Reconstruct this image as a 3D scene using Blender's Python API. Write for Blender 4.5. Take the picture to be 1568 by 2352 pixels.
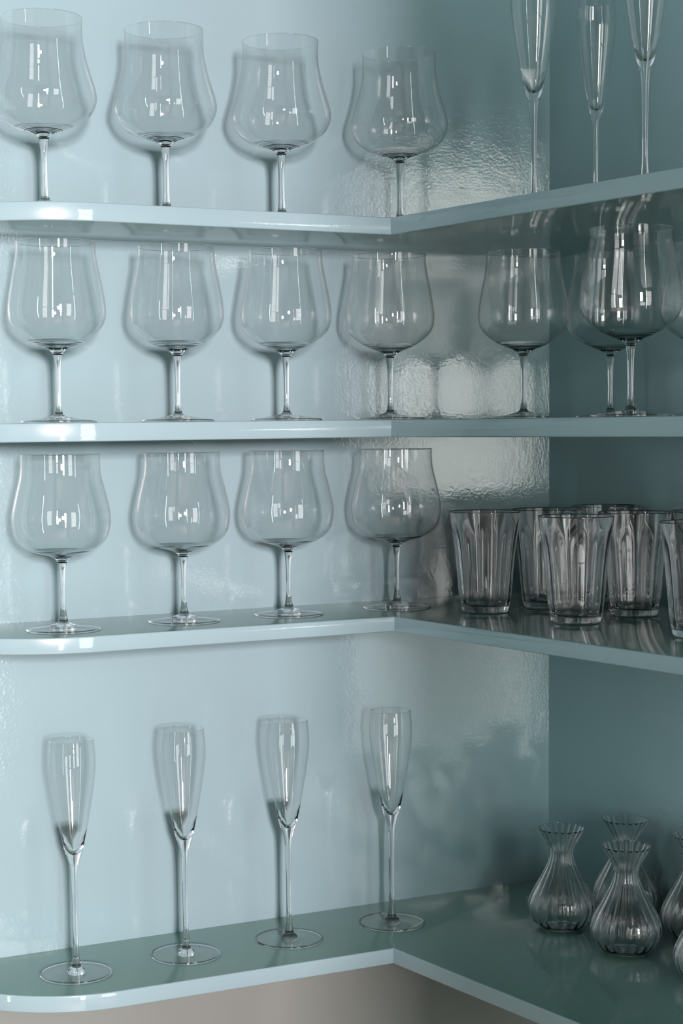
import bpy, bmesh, math, random
from mathutils import Matrix, Vector

for o in list(bpy.data.objects):
    bpy.data.objects.remove(o)
SC = bpy.context.scene
COL = SC.collection
random.seed(7)
PI = math.pi

# ------------------------------------------------------------------ camera
CAM = Vector((-1.15574042, -1.6708531, -0.00493007))
RX = Vector((0.89119786, -0.45351883, -0.0093295))
UP = Vector((0.04317558, 0.06433367, 0.99699401))
FW = Vector((0.45155536, 0.88892173, -0.07691497))
cd = bpy.data.cameras.new('camera')
cam = bpy.data.objects.new('camera', cd)
COL.objects.link(cam)
cam.matrix_world = Matrix(((RX.x, UP.x, -FW.x, CAM.x), (RX.y, UP.y, -FW.y, CAM.y),
                           (RX.z, UP.z, -FW.z, CAM.z), (0, 0, 0, 1)))
cd.sensor_fit = 'VERTICAL'
cd.sensor_height = 36.0
cd.sensor_width = 24.0
cd.lens = 4000.0 / 2352.0 * 36.0
cd.shift_x = 71.906 / 2352.0
cd.shift_y = 109.46 / 2352.0
cd.clip_start = 0.05
cd.dof.use_dof = True
cd.dof.focus_distance = 1.70
cd.dof.aperture_fstop = 14.0
SC.camera = cam

# ------------------------------------------------------------------ world, lamps, exposure
w = bpy.data.worlds.new('world')
SC.world = w
w.use_nodes = True
w.node_tree.nodes['Background'].inputs['Color'].default_value = (0.4, 0.62, 0.66, 1)
w.node_tree.nodes['Background'].inputs['Strength'].default_value = 0.1


def area_lamp(name, loc, rot, sx, sy, radiance, color):
    l = bpy.data.lights.new(name, 'AREA')
    l.shape = 'RECTANGLE'
    l.size = sx
    l.size_y = sy
    l.energy = radiance * PI * sx * sy
    l.color = color
    o = bpy.data.objects.new(name, l)
    COL.objects.link(o)
    o.location = loc
    o.rotation_euler = rot
    return o


# daylight in the three window openings of the room behind and beside the camera, plus two added panel lamps
BACK = (math.radians(90), 0, 0)             # lamp shining along +y
area_lamp('daylight_narrow_window', (-1.50, -3.48, 0.26), BACK, 0.27, 0.38, 775.0, (1.0, 0.79, 0.81))
area_lamp('daylight_wide_window', (-1.04, -3.48, 0.26), BACK, 0.56, 1.10, 24.5, (0.97, 1.0, 0.95))
area_lamp('added_narrow_panel_lamp', (-1.17, -3.48, -0.75), BACK, 0.14, 0.78, 22.0, (0.96, 1.0, 0.98))  # narrow low lamp added for bright stripes in tumblers and carafes
area_lamp('added_wide_panel_lamp', (-0.77, -3.48, -0.78), BACK, 0.60, 0.72, 5.0, (0.98, 1.0, 0.99))  # wide low lamp added to brighten the tumbler fronts
area_lamp('daylight_right_window', (-0.03, -3.48, -0.10), BACK, 0.66, 1.90, 4.6, (1.0, 0.97, 0.97))
area_lamp('daylight_side_window', (-2.66, -1.1, -0.12), (math.radians(90), 0, -PI / 2), 0.07, 2.0, 13.0, (0.78, 1.0, 0.96))

SC.view_settings.view_transform = 'Standard'
SC.view_settings.look = 'None'
SC.view_settings.gamma = 1.0
SC.view_settings.use_curve_mapping = False
SC.view_settings.exposure = 0.0
cy = SC.cycles
cy.max_bounces = 28
cy.diffuse_bounces = 3
cy.glossy_bounces = 6
cy.transmission_bounces = 24
cy.transparent_max_bounces = 48
cy.caustics_reflective = False
cy.caustics_refractive = False
cy.use_denoising = True
cy.sample_clamp_indirect = 6.0

# ------------------------------------------------------------------ materials


def new_mat(name):
    m = bpy.data.materials.new(name)
    m.use_nodes = True
    nt = m.node_tree
    for n in list(nt.nodes):
        nt.nodes.remove(n)
    out = nt.nodes.new('ShaderNodeOutputMaterial')
    return m, nt, out


def paint(name, col, rough=0.3, coat=1.0, coat_rough=0.045, ior=1.7, bump=1.0, var=0.06):
    """gloss paint with brush texture, orange peel and small drips"""
    m, nt, out = new_mat(name)
    N, L = nt.nodes.new, nt.links.new
    b = N('ShaderNodeBsdfPrincipled')
    L(b.outputs[0], out.inputs[0])
    geo = N('ShaderNodeNewGeometry')
    # slow colour drift of a hand painted surface
    n1 = N('ShaderNodeTexNoise')
    n1.inputs['Scale'].default_value = 7.0
    n1.inputs['Detail'].default_value = 4.0
    L(geo.outputs['Position'], n1.inputs['Vector'])
    mix = N('ShaderNodeMix')
    mix.data_type = 'RGBA'
    mix.inputs[6].default_value = (*[c * (1 - var) for c in col], 1)
    mix.inputs[7].default_value = (*[min(1, c * (1 + var)) for c in col], 1)
    L(n1.outputs[0], mix.inputs[0])
    L(mix.outputs[2], b.inputs['Base Color'])
    b.inputs['Roughness'].default_value = rough
    b.inputs['Specular IOR Level'].default_value = 0.3
    b.inputs['Coat Weight'].default_value = coat
    b.inputs['Coat Roughness'].default_value = coat_rough
    b.inputs['Coat IOR'].default_value = ior
    if bump > 0:
        a = N('ShaderNodeTexNoise')          # orange peel
        a.inputs['Scale'].default_value = 320.0
        a.inputs['Detail'].default_value = 2.0
        L(geo.outputs['Position'], a.inputs['Vector'])
        c = N('ShaderNodeTexNoise')          # long undulation of the roller
        c.inputs['Scale'].default_value = 26.0
        c.inputs['Detail'].default_value = 3.0
        L(geo.outputs['Position'], c.inputs['Vector'])
        mp = N('ShaderNodeMapping')          # horizontal brush strokes
        mp.inputs['Scale'].default_value = (30, 30, 520)
        L(geo.outputs['Position'], mp.inputs['Vector'])
        d = N('ShaderNodeTexNoise')
        d.inputs['Scale'].default_value = 1.0
        d.inputs['Detail'].default_value = 2.0
        L(mp.outputs[0], d.inputs['Vector'])

        def mul(s, k):
            q = N('ShaderNodeMath')
            q.operation = 'MULTIPLY'
            L(s, q.inputs[0])
            q.inputs[1].default_value = k
            return q.outputs[0]

        def add(s, t):
            q = N('ShaderNodeMath')
            q.operation = 'ADD'
            L(s, q.inputs[0])
            L(t, q.inputs[1])
            return q.outputs[0]
        e = N('ShaderNodeTexNoise')          # middle ripples
        e.inputs['Scale'].default_value = 85.0
        e.inputs['Detail'].default_value = 3.0
        L(geo.outputs['Position'], e.inputs['Vector'])
        h = add(mul(e.outputs[0], 0.00006), add(add(mul(a.outputs[0], 0.00008), mul(c.outputs[0], 0.00016)), mul(d.outputs[0], 0.00002)))
        bp = N('ShaderNodeBump')
        bp.inputs['Strength'].default_value = bump
        bp.inputs['Distance'].default_value = 1.0
        L(h, bp.inputs['Height'])
        L(bp.outputs[0], b.inputs['Normal'])
        L(bp.outputs[0], b.inputs['Coat Normal'])
    return m


def matte(name, col, rough=0.8, var=0.08, scale=12.0):
    m, nt, out = new_mat(name)
    N, L = nt.nodes.new, nt.links.new
    b = N('ShaderNodeBsdfPrincipled')
    L(b.outputs[0], out.inputs[0])
    geo = N('ShaderNodeNewGeometry')
    n1 = N('ShaderNodeTexNoise')
    n1.inputs['Scale'].default_value = scale
    n1.inputs['Detail'].default_value = 6.0
    L(geo.outputs['Position'], n1.inputs['Vector'])
    mix = N('ShaderNodeMix')
    mix.data_type = 'RGBA'
    mix.inputs[6].default_value = (*[c * (1 - var) for c in col], 1)
    mix.inputs[7].default_value = (*[min(1, c * (1 + var)) for c in col], 1)
    L(n1.outputs[0], mix.inputs[0])
    L(mix.outputs[2], b.inputs['Base Color'])
    b.inputs['Roughness'].default_value = rough
    return m


def thin_glass(name, f0=0.052, tint=(0.997, 0.999, 0.998)):
    """one surface of a thin blown wall: straight-through transmission plus Fresnel reflection"""
    m, nt, out = new_mat(name)
    N, L = nt.nodes.new, nt.links.new
    geo = N('ShaderNodeNewGeometry')
    dot = N('ShaderNodeVectorMath')
    dot.operation = 'DOT_PRODUCT'
    L(geo.outputs['Normal'], dot.inputs[0])
    L(geo.outputs['Incoming'], dot.inputs[1])

    def math_(op, a, b=None):
        q = N('ShaderNodeMath')
        q.operation = op
        for i, v in enumerate((a, b)):
            if v is None:
                continue
            if isinstance(v, (int, float)):
                q.inputs[i].default_value = v
            else:
                L(v, q.inputs[i])
        return q.outputs[0]
    c = math_('ABSOLUTE', dot.outputs['Value'])
    s = math_('SUBTRACT', 1.0, c)
    p5 = math_('POWER', s, 5.0)
    fr = math_('ADD', math_('MULTIPLY', p5, 0.93 - f0), f0)
    t = N('ShaderNodeBsdfTransparent')
    t.inputs[0].default_value = (*tint, 1)
    g = N('ShaderNodeBsdfGlossy')
    g.inputs['Roughness'].default_value = 0.0
    mx = N('ShaderNodeMixShader')
    L(fr, mx.inputs[0])
    L(t.outputs[0], mx.inputs[1])
    L(g.outputs[0], mx.inputs[2])
    L(mx.outputs[0], out.inputs[0])
    return m


def solid_glass(name, tint=(0.998, 0.999, 0.999), ior=1.5):
    m, nt, out = new_mat(name)
    g = nt.nodes.new('ShaderNodeBsdfGlass')
    g.inputs['Color'].default_value = (*tint, 1)
    g.inputs['Roughness'].default_value = 0.0
    g.inputs['IOR'].default_value = ior
    nt.links.new(g.outputs[0], out.inputs[0])
    return m


TEAL = (0.26, 0.405, 0.435)
M_WALL = paint('teal_gloss_wall_paint', TEAL, bump=1.0, ior=1.72)
M_SHELF_SHADED = paint('teal_gloss_shelf_paint_shaded', (0.115, 0.235, 0.20), bump=0.45, coat_rough=0.03, ior=1.45)  # the teal paint darkened to carry shade on tops and undersides
M_SHELF = paint('teal_gloss_shelf_paint', TEAL, bump=0.45, coat_rough=0.03)
M_TAUPE = matte('taupe_wall_paint', (0.20, 0.235, 0.215))
M_WHITE = matte('grey_room_plaster', (0.10, 0.11, 0.108))
M_CEIL = matte('dark_ceiling_stain', (0.10, 0.11, 0.11))
M_JOINT = matte('dark_green_joint_disc', (0.008, 0.014, 0.013), 0.15)  # opaque dark piece set inside the top of each goblet stem
M_FLOOR = matte('wooden_floor_stain', (0.16, 0.12, 0.09), 0.5)
M_FRAME = matte('dark_window_frame_paint', (0.05, 0.05, 0.05), 0.5)
M_THIN = thin_glass('thin_blown_glass')
M_SOLID = solid_glass('clear_solid_glass')

# ------------------------------------------------------------------ helpers


def link(name, me, mats=None, parent=None):
    o = bpy.data.objects.new(name, me)
    COL.objects.link(o)
    if parent is not None:
        o.parent = parent
    return o


def mesh_from(name, verts, faces, mats, mat_idx=None, smooth=True, recalc=True):
    me = bpy.data.meshes.new(name)
    me.from_pydata(verts, [], faces)
    for m in mats:
        me.materials.append(m)
    if mat_idx:
        for p, i in zip(me.polygons, mat_idx):
            p.material_index = i
    if recalc:
        bm = bmesh.new()
        bm.from_mesh(me)
        bmesh.ops.recalc_face_normals(bm, faces=bm.faces)
        bm.to_mesh(me)
        bm.free()
    for p in me.polygons:
        p.use_smooth = smooth
    if smooth:
        me.set_sharp_from_angle(angle=math.radians(55))
    me.update()
    return me


def struct(o):
    o['kind'] = 'structure'
    return o


def spline(pts, n):
    """Catmull-Rom through pts (centripetal enough for our even spacing), n samples per span"""
    out = []
    for i in range(len(pts) - 1):
        p0 = pts[max(i - 1, 0)]
        p1 = pts[i]
        p2 = pts[i + 1]
        p3 = pts[min(i + 2, len(pts) - 1)]
        d1 = math.dist(p0, p1) or 1e-6
        d2 = math.dist(p1, p2) or 1e-6
        d3 = math.dist(p2, p3) or 1e-6
        for k in range(n):
            t = k / n
            res = []
            for a in (0, 1):
                m1 = ((p2[a] - p0[a]) / (d1 + d2)) * d2 if i > 0 else (p2[a] - p1[a])
                m2 = ((p3[a] - p1[a]) / (d2 + d3)) * d2 if i < len(pts) - 2 else (p2[a] - p1[a])
                h = (2 * t**3 - 3 * t**2 + 1) * p1[a] + (t**3 - 2 * t**2 + t) * m1 + \
                    (-2 * t**3 + 3 * t**2) * p2[a] + (t**3 - t**2) * m2
                res.append(h)
            out.append((max(res[0], 0.0), res[1]))
    out.append(pts[-1])
    return out


def lathe(name, loop, mats, seg=72, mod=None, mm=0.001, mat=0):
    """revolve a profile (r, z in mm). Open profiles start and end on the axis or are closed rings"""
    closed_ring = loop[0] == loop[-1]
    pts = loop[:-1] if closed_ring else loop
    verts, faces, rings = [], [], []
    for i, (r, z) in enumerate(pts):
        if r < 1e-4:
            rings.append([len(verts)])
            verts.append((0, 0, z * mm))
        else:
            ids = []
            for s in range(seg):
                a = 2 * PI * s / seg
                rr = r + (mod(i, r, z, a) if mod else 0.0)
                ids.append(len(verts))
                verts.append((rr * mm * math.cos(a), rr * mm * math.sin(a), z * mm))
            rings.append(ids)
    npair = len(rings) if closed_ring else len(rings) - 1
    for i in range(npair):
        a, b = rings[i], rings[(i + 1) % len(rings)]
        if len(a) == 1 and len(b) == 1:
            continue
        for s in range(seg):
            t = (s + 1) % seg
            if len(a) == 1:
                faces.append((a[0], b[s], b[t]))
            elif len(b) == 1:
                faces.append((a[s], b[0], a[t]))
            else:
                faces.append((a[s], b[s], b[t], a[t]))
    return verts, faces


def torus_profile(R, z, r, n=8):
    p = [(R + r * math.cos(2 * PI * k / n), z + r * math.sin(2 * PI * k / n)) for k in range(n)]
    return p + [p[0]]


def join(parts):
    """parts: (verts, faces, material index)"""
    V, F, I = [], [], []
    for v, f, k in parts:
        o = len(V)
        V += v
        F += [tuple(i + o for i in q) for q in f]
        I += [k] * len(f)
    return V, F, I


def box_mesh(name, lo, hi, mat):
    x0, y0, z0 = lo
    x1, y1, z1 = hi
    v = [(x0, y0, z0), (x1, y0, z0), (x1, y1, z0), (x0, y1, z0), (x0, y0, z1), (x1, y0, z1), (x1, y1, z1), (x0, y1, z1)]
    f = [(0, 3, 2, 1), (4, 5, 6, 7), (0, 1, 5, 4), (1, 2, 6, 5), (2, 3, 7, 6), (3, 0, 4, 7)]
    return mesh_from(name, v, f, [mat], smooth=False)


# ------------------------------------------------------------------ the room
ANG = 0.125304                      # the corner is a little wider than square
CX0 = 0.00378
RD = Vector((math.sin(ANG), -math.cos(ANG), 0))      # along the right wall, away from the corner
RN = Vector((-math.cos(ANG), -math.sin(ANG), 0))     # out of the right wall
C0 = Vector((CX0, 0, 0))
ZF, ZC, ZP = -1.25, 1.55, -0.549    # floor, ceiling, lower edge of the teal paint
RL = 0.64                           # length of the right wall


def slab_wall(name, a, b, n, z0, z1, th, mat, nx=1):
    """vertical slab from a to b, front face on the line, thickness away from n"""
    v, f = [], []
    for p in (a, b):
        for q in (0, 1):
            for z in (z0, z1):
                c = p - n * th * q
                v.append((c.x, c.y, z))
    f = [(0, 1, 5, 4), (2, 6, 7, 3), (0, 2, 3, 1), (4, 5, 7, 6), (1, 3, 7, 5), (0, 4, 6, 2)]
    return mesh_from(name, v, f, [mat], smooth=False)


NY = Vector((0, -1, 0))
wl0, wl1 = Vector((-1.0, 0, 0)), Vector((CX0 + 0.11, 0, 0))
struct(link('wall_left', slab_wall('wall_left', wl0, wl1, NY, ZP, ZC, 0.1, M_WALL), None))
struct(link('wall_left_lower', slab_wall('wall_left_lower', wl0, wl1, NY, ZF, ZP, 0.1, M_TAUPE), None))
wr0, wr1 = C0, C0 + RD * RL
struct(link('wall_right', slab_wall('wall_right', wr0, wr1, RN, ZP, ZC, 0.1, M_WALL), None))
struct(link('wall_right_lower', slab_wall('wall_right_lower', wr0, wr1, RN, ZF, ZP, 0.1, M_TAUPE), None))
struct(link('wall_rear', box_mesh('wall_rear', (-2.8, 1.2, ZF), (0.9, 1.3, ZC), M_WHITE)))
struct(link('added_light_blocker', box_mesh('added_light_blocker', (-0.795, -1.62, ZF), (-0.56, -1.50, ZC), M_WHITE)))  # unseen upright added to keep the bright window off the corner
struct(link('floor', box_mesh('floor', (-2.8, -3.63, ZF - 0.1), (0.9, 1.3, ZF), M_FLOOR)))
struct(link('ceiling', box_mesh('ceiling', (-2.8, -3.63, ZC), (0.9, 1.3, ZC + 0.1), M_CEIL)))
struct(link('wall_side', box_mesh('wall_side', (-2.8, -3.53, ZF), (-2.7, 1.2, ZC), M_WHITE)))
struct(link('wall_back', box_mesh('wall_back', (-2.8, -3.63, ZF), (0.9, -3.53, ZC), M_WHITE)))
struct(link('wall_far', box_mesh('wall_far', (0.8, -3.53, ZF), (0.9, 1.2, ZC), M_WHITE)))


def window_frame(name, cx, cz, wx, wz, yback, bars_v, bars_h, axis='y'):
    V, F, I = [], [], []
    t = 0.035

    def bar(a0, a1, b0, b1):
        if axis == 'y':
            lo, hi = (a0, yback, b0), (a1, yback + 0.06, b1)
        else:
            lo, hi = (yback, a0, b0), (yback + 0.06, a1, b1)
        x0, y0, z0 = lo
        x1, y1, z1 = hi
        o = len(V)
        V.extend([(x0, y0, z0), (x1, y0, z0), (x1, y1, z0), (x0, y1, z0), (x0, y0, z1), (x1, y0, z1), (x1, y1, z1), (x0, y1, z1)])
        for q in [(0, 3, 2, 1), (4, 5, 6, 7), (0, 1, 5, 4), (1, 2, 6, 5), (2, 3, 7, 6), (3, 0, 4, 7)]:
            F.append(tuple(i + o for i in q))
    l, r, b, tt = cx - wx / 2, cx + wx / 2, cz - wz / 2, cz + wz / 2
    bar(l - t, l, b - t, tt + t)
    bar(r, r + t, b - t, tt + t)
    bar(l, r, b - t, b)
    bar(l, r, tt, tt + t)
    for k in range(bars_v):
        x = l + wx * (k + 1) / (bars_v + 1)
        bar(x - 0.009, x + 0.009, b, tt)
    for k in range(bars_h):
        z = b + wz * (k + 1) / (bars_h + 1)
        bar(l, r, z - 0.009, z + 0.009)
    return struct(link(name, mesh_from(name, V, F, [M_FRAME], smooth=False)))


window_frame('window_1', -1.50, 0.26, 0.27, 0.38, -3.48, 0, 1)
window_frame('window_2', -1.04, 0.26, 0.56, 1.10, -3.48, 0, 1)
window_frame('window_3', -1.1, -0.12, 0.10, 2.0, -2.68, 0, 2, axis='x')
window_frame('window_4', -0.03, -0.10, 0.66, 1.90, -3.48, 0, 2)
window_frame('added_panel_2', -0.77, -0.78, 0.60, 0.72, -3.48, 0, 0)  # frame around the added wide low lamp
window_frame('added_panel_1', -1.17, -0.75, 0.14, 0.78, -3.48, 0, 0)  # frame around the added narrow low lamp

# ------------------------------------------------------------------ the corner shelves
SHELVES = {  # top, bottom, depth left, depth right, tangent x of rounded end, tilt left
    'A': (0.20029, 0.18313, 0.14727, 0.30861, -0.595, -0.0013),
    'B': (0.0, -0.01743, 0.14962, 0.31092, -0.597, -0.0018),
    'C': (-0.19844, -0.21378, 0.14785, 0.30725, -0.603, 0.0007),
    'D': (-0.53863, -0.55479, 0.15261, 0.31410, -0.588, 0.0081),
}
SHELF_LABEL = {
    'A': 'topmost teal corner shelf, its underside showing, under the widest goblets and tall flutes',
    'B': 'second teal corner shelf from the top, edge on at eye level, under seven goblets',
    'C': 'third teal corner shelf from the top, under four goblets and the ribbed tumblers',
    'D': 'lowest teal corner shelf with glossy shade-darkened top, under the flutes and small carafes',
}


def shelf_z(k, x):
    s = SHELVES[k]
    return s[0] + s[5] * max(-x - 0.3102, 0.0)


def make_shelf(k):
    zt, zb, dl, dr, xt, tilt = SHELVES[k]
    R = dl
    out = []
    # along the left wall, round end, front of the left board, inner joint, front of right board
    for i in range(49):
        a = PI / 2 * (1 - i / 48.0)
        out.append(Vector((xt - R * math.sin(a), -R * math.cos(a), 0)))
    x = xt
    jy = -dl
    jx = C0.x + (dr - jy * RN.y) / RN.x
    for i in range(1, 8):
        out.append(Vector((xt + (jx - xt) * i / 7.0, jy, 0)))
    e = C0 + RN * dr + RD * (RL - 0.02)
    out.append(e)
    out.append(C0 + RD * (RL - 0.02) + RN * 0.0005)
    out.append(C0 + RN * 0.0005)
    bm = bmesh.new()
    top, bot = [], []
    for p in out:
        dz = tilt * max(-p.x - 0.3102, 0.0)
        yy = min(p.y, -0.0003)
        top.append(bm.verts.new((p.x, yy, zt + dz)))
        bot.append(bm.verts.new((p.x, yy, zb + dz)))
    n = len(out)
    bm.faces.new(top)
    bm.faces.new(list(reversed(bot)))
    for i in range(n):
        j = (i + 1) % n
        bm.faces.new((top[i], bot[i], bot[j], top[j]))
    bmesh.ops.recalc_face_normals(bm, faces=bm.faces)
    # small painted arris along the visible front edges
    front = set(range(0, 56))
    ed = []
    for e_ in bm.edges:
        a, b = e_.verts
        for ring in (top, bot):
            if a in ring and b in ring:
                i, j = sorted((ring.index(a), ring.index(b)))
                if j == i + 1 and i in front:
                    ed.append(e_)
    bmesh.ops.bevel(bm, geom=ed, offset=0.0013, segments=3, profile=0.5, affect='EDGES')
    me = bpy.data.meshes.new('corner_shelf')
    bmesh.ops.triangulate(bm, faces=[f for f in bm.faces if len(f.verts) > 4])
    bm.to_mesh(me)
    bm.free()
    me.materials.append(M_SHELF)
    me.materials.append(M_SHELF_SHADED)
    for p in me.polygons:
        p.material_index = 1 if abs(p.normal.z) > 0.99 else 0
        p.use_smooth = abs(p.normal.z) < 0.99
    me.set_sharp_from_angle(angle=math.radians(40))
    o = link('corner_shelf', me, None)
    o['label'] = SHELF_LABEL[k]
    o['category'] = 'shelf'
    o['group'] = 'teal corner shelves'
    return o


for k in 'ABCD':
    make_shelf(k)

# ------------------------------------------------------------------ glassware: profiles in mm (radius, height)
P_GOB_A = [(38.0, 175.2), (37.8, 165.0), (37.9, 159.0), (38.4, 151.7), (39.6, 145.0), (41.3, 136.6), (43.6, 128.2), (46.2, 119.8),
           (48.7, 111.4), (50.05, 104.6), (49.9, 98.7), (47.9, 92.8), (43.9, 86.05), (39.5, 81.8), (34.0, 78.0),
           (26.6, 74.6), (18.0, 71.9), (11.0, 69.9), (7.6, 68.3), (5.3, 65.8), (4.15, 60.7), (3.3, 52.2), (3.1, 39.5),
           (3.25, 26.8), (3.55, 14.0), (4.5, 8.9), (6.2, 7.2), (13.5, 4.9)]
P_GOB_B = [(37.7, 169.5), (37.75, 160.9), (38.8, 152.9), (40.3, 144.8), (41.9, 136.8), (43.4, 128.75), (44.8, 120.7),
           (45.95, 112.6), (46.4, 106.2), (45.7, 98.1), (43.6, 92.4), (40.9, 88.4), (37.0, 84.4), (31.8, 80.3),
           (25.2, 76.4), (18.2, 73.2), (11.2, 70.5), (7.5, 68.2), (5.2, 66.1), (4.5, 64.1), (3.7, 59.3), (3.0, 52.0),
           (2.7, 39.8), (2.5, 27.6), (2.65, 17.1), (3.1, 13.0), (3.9, 9.4), (5.8, 7.3), (13.9, 4.9)]
P_GOB_C = [(37.8, 167.7), (37.8, 158.0), (38.9, 147.0), (41.0, 138.5), (43.1, 130.1), (45.0, 121.7), (46.6, 113.3),
           (47.1, 106.5), (46.6, 99.8), (45.0, 92.2), (43.0, 88.0), (39.8, 83.7), (35.1, 79.6), (28.7, 76.1),
           (21.5, 73.6), (13.0, 71.4), (7.7, 69.0), (5.4, 66.8), (4.1, 63.4), (3.2, 58.4), (2.5, 45.6), (2.3, 28.7),
           (2.6, 20.2), (3.4, 15.0), (4.2, 10.8), (5.6, 7.6), (13.0, 4.9)]
P_FLUTE = [(21.45, 230.4), (21.85, 225.5), (22.5, 218.9), (22.9, 210.4), (22.7, 202.5), (22.1, 195.9), (21.25, 189.3),
           (19.25, 176.1), (17.05, 162.9), (14.7, 149.7), (12.0, 136.5), (10.6, 129.8), (9.7, 125.0), (8.0, 119.2),
           (6.1, 113.5), (4.65, 108.5), (3.9, 103.0), (3.3, 92.5), (3.0, 79.6), (2.75, 60.2), (2.68, 40.7), (2.9, 27.7),
           (3.3, 20.5), (3.85, 14.5), (4.4, 10.2), (5.1, 7.6), (7.6, 5.4), (8.4, 3.6)]


def dense(profile, n=4):
    return spline(profile, n)


def stemware(profile, z_split, cavity, foot_r, foot_in, foot_top, ripples, wall=0.62, joint=None):
    """three meshes: thin bowl, solid stem with the bowl base, thin foot"""
    d = dense(profile)
    bowl = [p for p in d if p[1] >= z_split]
    low = [p for p in d if p[1] < z_split]
    # outer skin goes down, the inner skin comes back up; the two meet in a rounded lip
    inner = []
    for i, p in enumerate(bowl):
        a = bowl[max(i - 1, 0)]
        b = bowl[min(i + 1, len(bowl) - 1)]
        tx, tz = b[0] - a[0], b[1] - a[1]
        ln = math.hypot(tx, tz) or 1
        nx, nz = tz / ln, -tx / ln        # towards the axis
        if nx > 0:
            nx, nz = -nx, -nz
        inner.append((max(p[0] + nx * wall, 0.2), p[1] + nz * wall))
    ring = list(reversed(bowl)) + inner
    v1, f1 = lathe('bowl', ring, None, 80)
    rim = bowl[0]
    v2, f2 = lathe('rim', torus_profile(rim[0] - wall / 2, rim[1] + 0.1, 0.42), None, 80)
    V, F, I = join([(v1, f1, 0), (v2, f2, 1)])
    me_bowl = mesh_from('bowl', V, F, [M_THIN, M_SOLID], None)
    for p_, i_ in zip(me_bowl.polygons, I):
        p_.material_index = i_
    # solid stem: cavity surface from the axis outwards, then the outer surface down, closed underneath
    jo = bowl[-1]
    ji = inner[-1]
    # the base of the bowl is only a little thicker than its wall
    base = [p for p in low if p[0] > (9.6 if ripples else 99) and p[1] > 55]
    binner = []
    for i, p in enumerate(base):
        a = base[i - 1] if i else jo
        b = base[min(i + 1, len(base) - 1)]
        tx, tz = b[0] - a[0], b[1] - a[1]
        ln = math.hypot(tx, tz) or 1
        k = 0.04 + 1.15 * min(1.0, (jo[0] - p[0]) / (jo[0] - 9.6)) ** 1.7   # feathers out into the thin wall
        binner.append((p[0] + tz / ln * k, p[1] - tx / ln * k))
    if binner:
        cav = spline([q for q in cavity if q[0] < 8.0] + list(reversed(binner))[::3], 6)
    else:
        cav = spline(cavity, 8)
    if ripples:
        cav2 = []
        for r, z in cav:
            if 8.0 < r < ji[0] - 1.5:
                k = min(1.0, (r - 8.0) / 3.0, (ji[0] - 1.5 - r) / 3.0)
                z += k * 0.055 * math.sin(r * 2 * PI / 2.7) + k * 0.02 * math.sin(r * 2 * PI / 1.31)
            cav2.append((r, z))
        cav = cav2
    loop = cav + [jo] + low
    last = low[-1]
    loop += [(last[0], 0.45), (last[0] * 0.5, 0.4), (0.0, 0.4)]
    v, f = lathe('stem', loop, None, 56)
    me_stem = mesh_from('stem', v, f, [M_SOLID])
    # foot: flat disc with a thickened edge
    tp = spline(foot_top, 5)
    loop = [(foot_in, 0.6)] + [(foot_in, foot_top[0][1])] + tp[1:] + [(foot_r - 0.2, 0.5), (foot_in, 0.3)]
    loop = [(foot_in, 0.3)] + tp + [(foot_r - 0.15, 0.35)]
    loop.append(loop[0])
    v1, f1 = lathe('foot', loop, None, 80)
    v2, f2 = lathe('edge', torus_profile(foot_r - 1.1, 1.2, 1.15, 12), None, 80)
    V, F, I = join([(v1, f1, 0), (v2, f2, 1)])
    me_foot = mesh_from('foot', V, F, [M_THIN, M_SOLID])
    for p_, i_ in zip(me_foot.polygons, I):
        p_.material_index = i_
    if joint is None:
        return me_bowl, me_stem, me_foot
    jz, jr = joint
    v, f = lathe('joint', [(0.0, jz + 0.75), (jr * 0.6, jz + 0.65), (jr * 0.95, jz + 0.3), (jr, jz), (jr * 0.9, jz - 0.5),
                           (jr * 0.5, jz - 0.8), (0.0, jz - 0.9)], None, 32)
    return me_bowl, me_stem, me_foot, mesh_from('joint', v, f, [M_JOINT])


CAV_G = [(0.0, 66.4), (2.4, 66.6), (4.1, 67.5), (6.0, 69.4), (10.0, 71.4)]


def cavity_for(profile, zknot):
    # hollow dips into the top of the stem, like a pulled stem
    return [(0.0, zknot), (2.3, zknot + 0.15), (3.7, zknot + 1.0), (5.6, zknot + 3.0), (9.6, zknot + 5.4)]


G_A = stemware(P_GOB_A, 75.5, cavity_for(P_GOB_A, 66.6), 37.5, 13.0, [(13.0, 4.9), (24.5, 3.1), (36.4, 2.3)], True, joint=(65.4, 4.1))
G_B = stemware(P_GOB_B, 77.5, cavity_for(P_GOB_B, 66.4), 36.3, 13.4, [(13.4, 4.9), (24.5, 3.1), (35.2, 2.3)], True, joint=(65.2, 4.1))
G_C = stemware(P_GOB_C, 76.8, cavity_for(P_GOB_C, 66.9), 35.9, 12.5, [(12.5, 4.9), (24.0, 3.1), (34.8, 2.3)], True, joint=(65.6, 4.0))
G_F = stemware(P_FLUTE, 142.0, [(0.0, 118.9), (1.6, 119.2), (3.6, 120.6), (6.2, 124.2), (8.7, 129.0), (10.85, 135.2), (12.25, 139.2), (12.9, 141.4)], 35.4, 7.8,
               [(7.8, 3.4), (20.0, 2.5), (34.3, 2.2)], False, wall=0.7)


def root(name, loc, label, cat, group, rotz=0.0, scale=(1, 1, 1)):
    o = bpy.data.objects.new(name, None)
    o.empty_display_size = 0.02
    COL.objects.link(o)
    o.location = loc
    o.rotation_euler = (0, 0, rotz)
    o.scale = scale
    o['label'] = label
    o['category'] = cat
    if group:
        o['group'] = group
    return o


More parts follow.
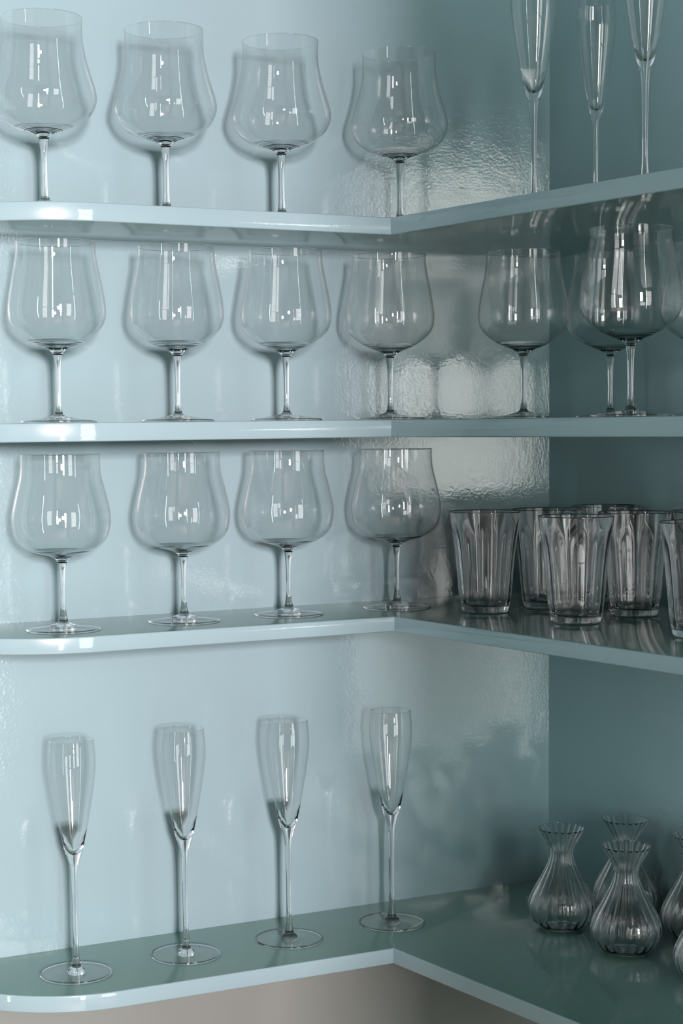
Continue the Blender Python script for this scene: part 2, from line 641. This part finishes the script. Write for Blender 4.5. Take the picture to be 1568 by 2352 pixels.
def place_stemware(name, meshes, k, x, y, label, group, cat='wine glass', scale=(1, 1, 1)):
    r = root(name, (x, y, shelf_z(k, x)), label, cat, group, random.uniform(0, 6), scale)
    for nm, me in zip(('bowl', 'stem', 'foot', 'joint'), meshes):
        c = link(nm, me, None, r)
        if nm == 'joint':
            c['label'] = 'dark ring where the bowl meets the stem'
    return r


# top shelf, wide goblets along the left wall
for (x, y), lab in zip([(-0.6254, -0.085), (-0.5027, -0.085), (-0.3783, -0.085), (-0.2421, -0.085)], [
        'wide-bellied clear goblet, farthest left on the top shelf, cut by the picture edge',
        'wide-bellied clear goblet, second from the left on the top shelf',
        'wide-bellied clear goblet, third from the left on the top shelf',
        'wide-bellied clear goblet, fourth on the top shelf, standing above the shelf joint']):
    place_stemware('goblet', G_A, 'A', x, y, lab, 'wide goblets on the top shelf')
for (x, y), sc, lab in zip([(-0.1666, -0.2183), (-0.0581, -0.1727), (-0.1598, -0.3853)],
                           [(1, 1, 1), (0.88, 0.88, 0.985), (0.97, 0.97, 1)], [
        'tall clear flute on the top shelf, its stem in front of the wall corner',
        'slim tall clear flute on the top shelf, standing back against the right wall',
        'tall clear flute on the top shelf, nearest the right picture edge']):
    place_stemware('champagne_flute', G_F, 'A', x, y, lab, 'flutes on the top shelf', 'champagne glass', sc)
# second shelf
for (x, y), lab in zip([(-0.6161, -0.085), (-0.4938, -0.085), (-0.3753, -0.085), (-0.255, -0.085),
                        (-0.1429, -0.1654), (-0.0418, -0.1770), (-0.1731, -0.3832), (-0.0230, -0.3107)], [
        'clear stemmed goblet, farthest left on the second shelf from the top',
        'clear stemmed goblet, second from the left on the second shelf from the top',
        'clear stemmed goblet, third from the left on the second shelf from the top',
        'clear stemmed goblet, fourth from the left on the second shelf, above the shelf joint',
        'clear stemmed goblet on the second shelf, in front of the wall corner',
        'clear stemmed goblet on the second shelf, half hidden behind the largest-looking goblet',
        'clear stemmed goblet on the second shelf, nearest the viewer, in front of another goblet',
        'clear stemmed goblet on the second shelf, mostly cut off by the right picture edge']):
    place_stemware('goblet', G_B, 'B', x, y, lab, 'goblets on the second shelf')
# third shelf
for (x, y), lab in zip([(-0.6163, -0.0867), (-0.4881, -0.0790), (-0.3712, -0.0768), (-0.2435, -0.0764)], [
        'clear stemmed goblet, farthest left on the third shelf from the top',
        'clear stemmed goblet, second from the left on the third shelf from the top',
        'clear stemmed goblet, third from the left on the third shelf from the top',
        'clear stemmed goblet on the third shelf, beside the ribbed tumblers']):
    place_stemware('goblet', G_C, 'C', x, y, lab, 'goblets on the third shelf')
# lowest shelf
for (x, y), lab in zip([(-0.6091, -0.0825), (-0.4901, -0.0754), (-0.3741, -0.0759), (-0.2500, -0.0732)], [
        'clear champagne flute, farthest left and nearest the rounded end of the lowest shelf',
        'clear champagne flute, second from the left on the lowest shelf',
        'clear champagne flute, third from the left on the lowest shelf',
        'clear champagne flute on the lowest shelf, standing above the shelf joint']):
    place_stemware('champagne_flute', G_F, 'D', x, y, lab, 'flutes on the lowest shelf', 'champagne glass')

# ------------------------------------------------------------------ ribbed tumblers (third shelf, right)
T_OUT = [(0.0, 0.6), (14.0, 0.5), (19.5, 0.0), (22.6, 0.6), (24.1, 2.6), (24.9, 5.5), (26.2, 12.0), (27.7, 23.0), (29.0, 39.0),
         (30.4, 55.0), (32.2, 71.0), (34.4, 87.0), (36.2, 100.0), (36.75, 103.6)]
T_IN = [(36.2, 103.7), (35.45, 99.7), (33.5, 87.0), (30.9, 71.0), (28.9, 55.0), (27.3, 39.0), (25.7, 23.0), (24.0, 13.0),
        (22.0, 8.6), (17.0, 7.0), (8.0, 6.6), (0.0, 6.5)]
to = spline(T_OUT[:3], 3)[:-1] + spline(T_OUT[2:], 4)
ti = spline(T_IN, 4)
loop_t = to + [(36.5, 104.0)] + ti
N_OUT = len(to)


def tumbler_rib(i, r, z, a):
    ramp = min(1.0, max(0.0, (97.0 - z) / 22.0)) * min(1.0, max(0.0, (z - 4.0) / 10.0))
    if i < N_OUT:
        return -0.30 * ramp * (1 - math.cos(10 * a)) * 0.5
    if i == N_OUT:
        return 0.0
    return 0.80 * ramp * math.cos(10 * a)


v, f = lathe('tumbler', loop_t, None, 108, tumbler_rib)
ME_TUMBLER = mesh_from('tumbler', v, f, [M_SOLID])
for (x, y), rz, lab in zip([(-0.1866, -0.1599), (-0.1097, -0.1601), (-0.1644, -0.2877), (-0.0765, -0.2647), (-0.1350, -0.4363),
                            (-0.0188, -0.1390), (-0.0044, -0.2912)], [0.2, 0.5, 0.1, 0.33, 0.6, 0.0, 0.4], [
        'ribbed clear tumbler, leftmost of the tumblers, standing by itself beside the goblet',
        'ribbed clear tumbler behind the front one, at the wall corner, second from the left',
        'ribbed clear tumbler in front middle of the group on the third shelf',
        'ribbed clear tumbler to the right of the front middle one, a little farther back',
        'ribbed clear tumbler nearest the viewer, cut by the right picture edge',
        'ribbed clear tumbler at the very back near the corner, only its rim showing',
        'ribbed clear tumbler at the back right, hidden behind the one cut by the picture edge']):
    o = link('tumbler', ME_TUMBLER, None)
    o.location = (x, y, shelf_z('C', x) + 0.0001)
    o.rotation_euler = (0, 0, rz)
    o['label'] = lab
    o['category'] = 'glass'
    o['group'] = 'ribbed tumblers on the third shelf'

# ------------------------------------------------------------------ small ribbed carafes (lowest shelf, right)
K_OUT = [(0.0, 1.2), (13.0, 0.6), (17.5, 0.0), (21.0, 1.0), (24.5, 3.4), (30.0, 9.0), (33.7, 16.0), (35.3, 24.2), (34.1, 31.0), (30.3, 40.0),
         (23.9, 51.4), (17.6, 62.6), (13.2, 72.8), (11.9, 81.0), (13.3, 87.3), (16.6, 93.1), (20.6, 99.9), (24.4, 107.0)]
K_IN = [(23.8, 107.1), (19.9, 100.2), (15.85, 93.4), (12.5, 87.5), (11.05, 81.0), (12.35, 72.6), (16.75, 62.2), (23.1, 51.0),
        (29.45, 39.7), (33.25, 30.8), (34.4, 24.2), (32.85, 16.3), (29.1, 9.5), (23.2, 4.3), (15.0, 2.6), (0.0, 3.0)]
ko = spline(K_OUT[:3], 2)[:-1] + spline(K_OUT[2:], 4)
ki = spline(K_IN, 4)
loop_k = ko + [(24.1, 107.3)] + ki
NK = len(ko)


def carafe_rib(i, r, z, a):
    ramp = min(1.0, max(0.0, (z - 3.0) / 8.0)) * (0.35 + 0.65 * min(1.0, r / 30.0))
    c = math.cos(20 * a)
    if i < NK:
        return 0.36 * ramp * c
    if i == NK:
        return 0.2 * ramp * c
    return -0.22 * ramp * c if r > 1 else 0.0


v, f = lathe('carafe', loop_k, None, 160, carafe_rib)
ME_CARAFE = mesh_from('carafe', v, f, [M_SOLID])
for (x, y), s, rz, lab in zip([(-0.1004, -0.1739), (-0.0924, -0.2745), (-0.0167, -0.1731), (-0.0019, -0.2728), (-0.0795, -0.3903)],
                              [1.0, 1.012, 1.0, 1.01, 1.02], [0.05, 0.12, 0.2, 0.3, 0.0], [
        'small ribbed carafe with flared rim, leftmost on the lowest shelf',
        'small ribbed carafe with flared rim, front middle, standing before another carafe',
        'small ribbed carafe at the back, its lower half seen through the carafe before it',
        'small ribbed carafe half cut off by the right picture edge, farther back',
        'small ribbed carafe nearest the viewer, only a sliver of its belly at the right edge']):
    o = link('carafe', ME_CARAFE, None)
    o.location = (x, y, shelf_z('D', x) + 0.0001)
    o.rotation_euler = (0, 0, rz)
    o.scale = (s, s, s)
    o['label'] = lab
    o['category'] = 'carafe'
    o['group'] = 'small carafes on the lowest shelf'
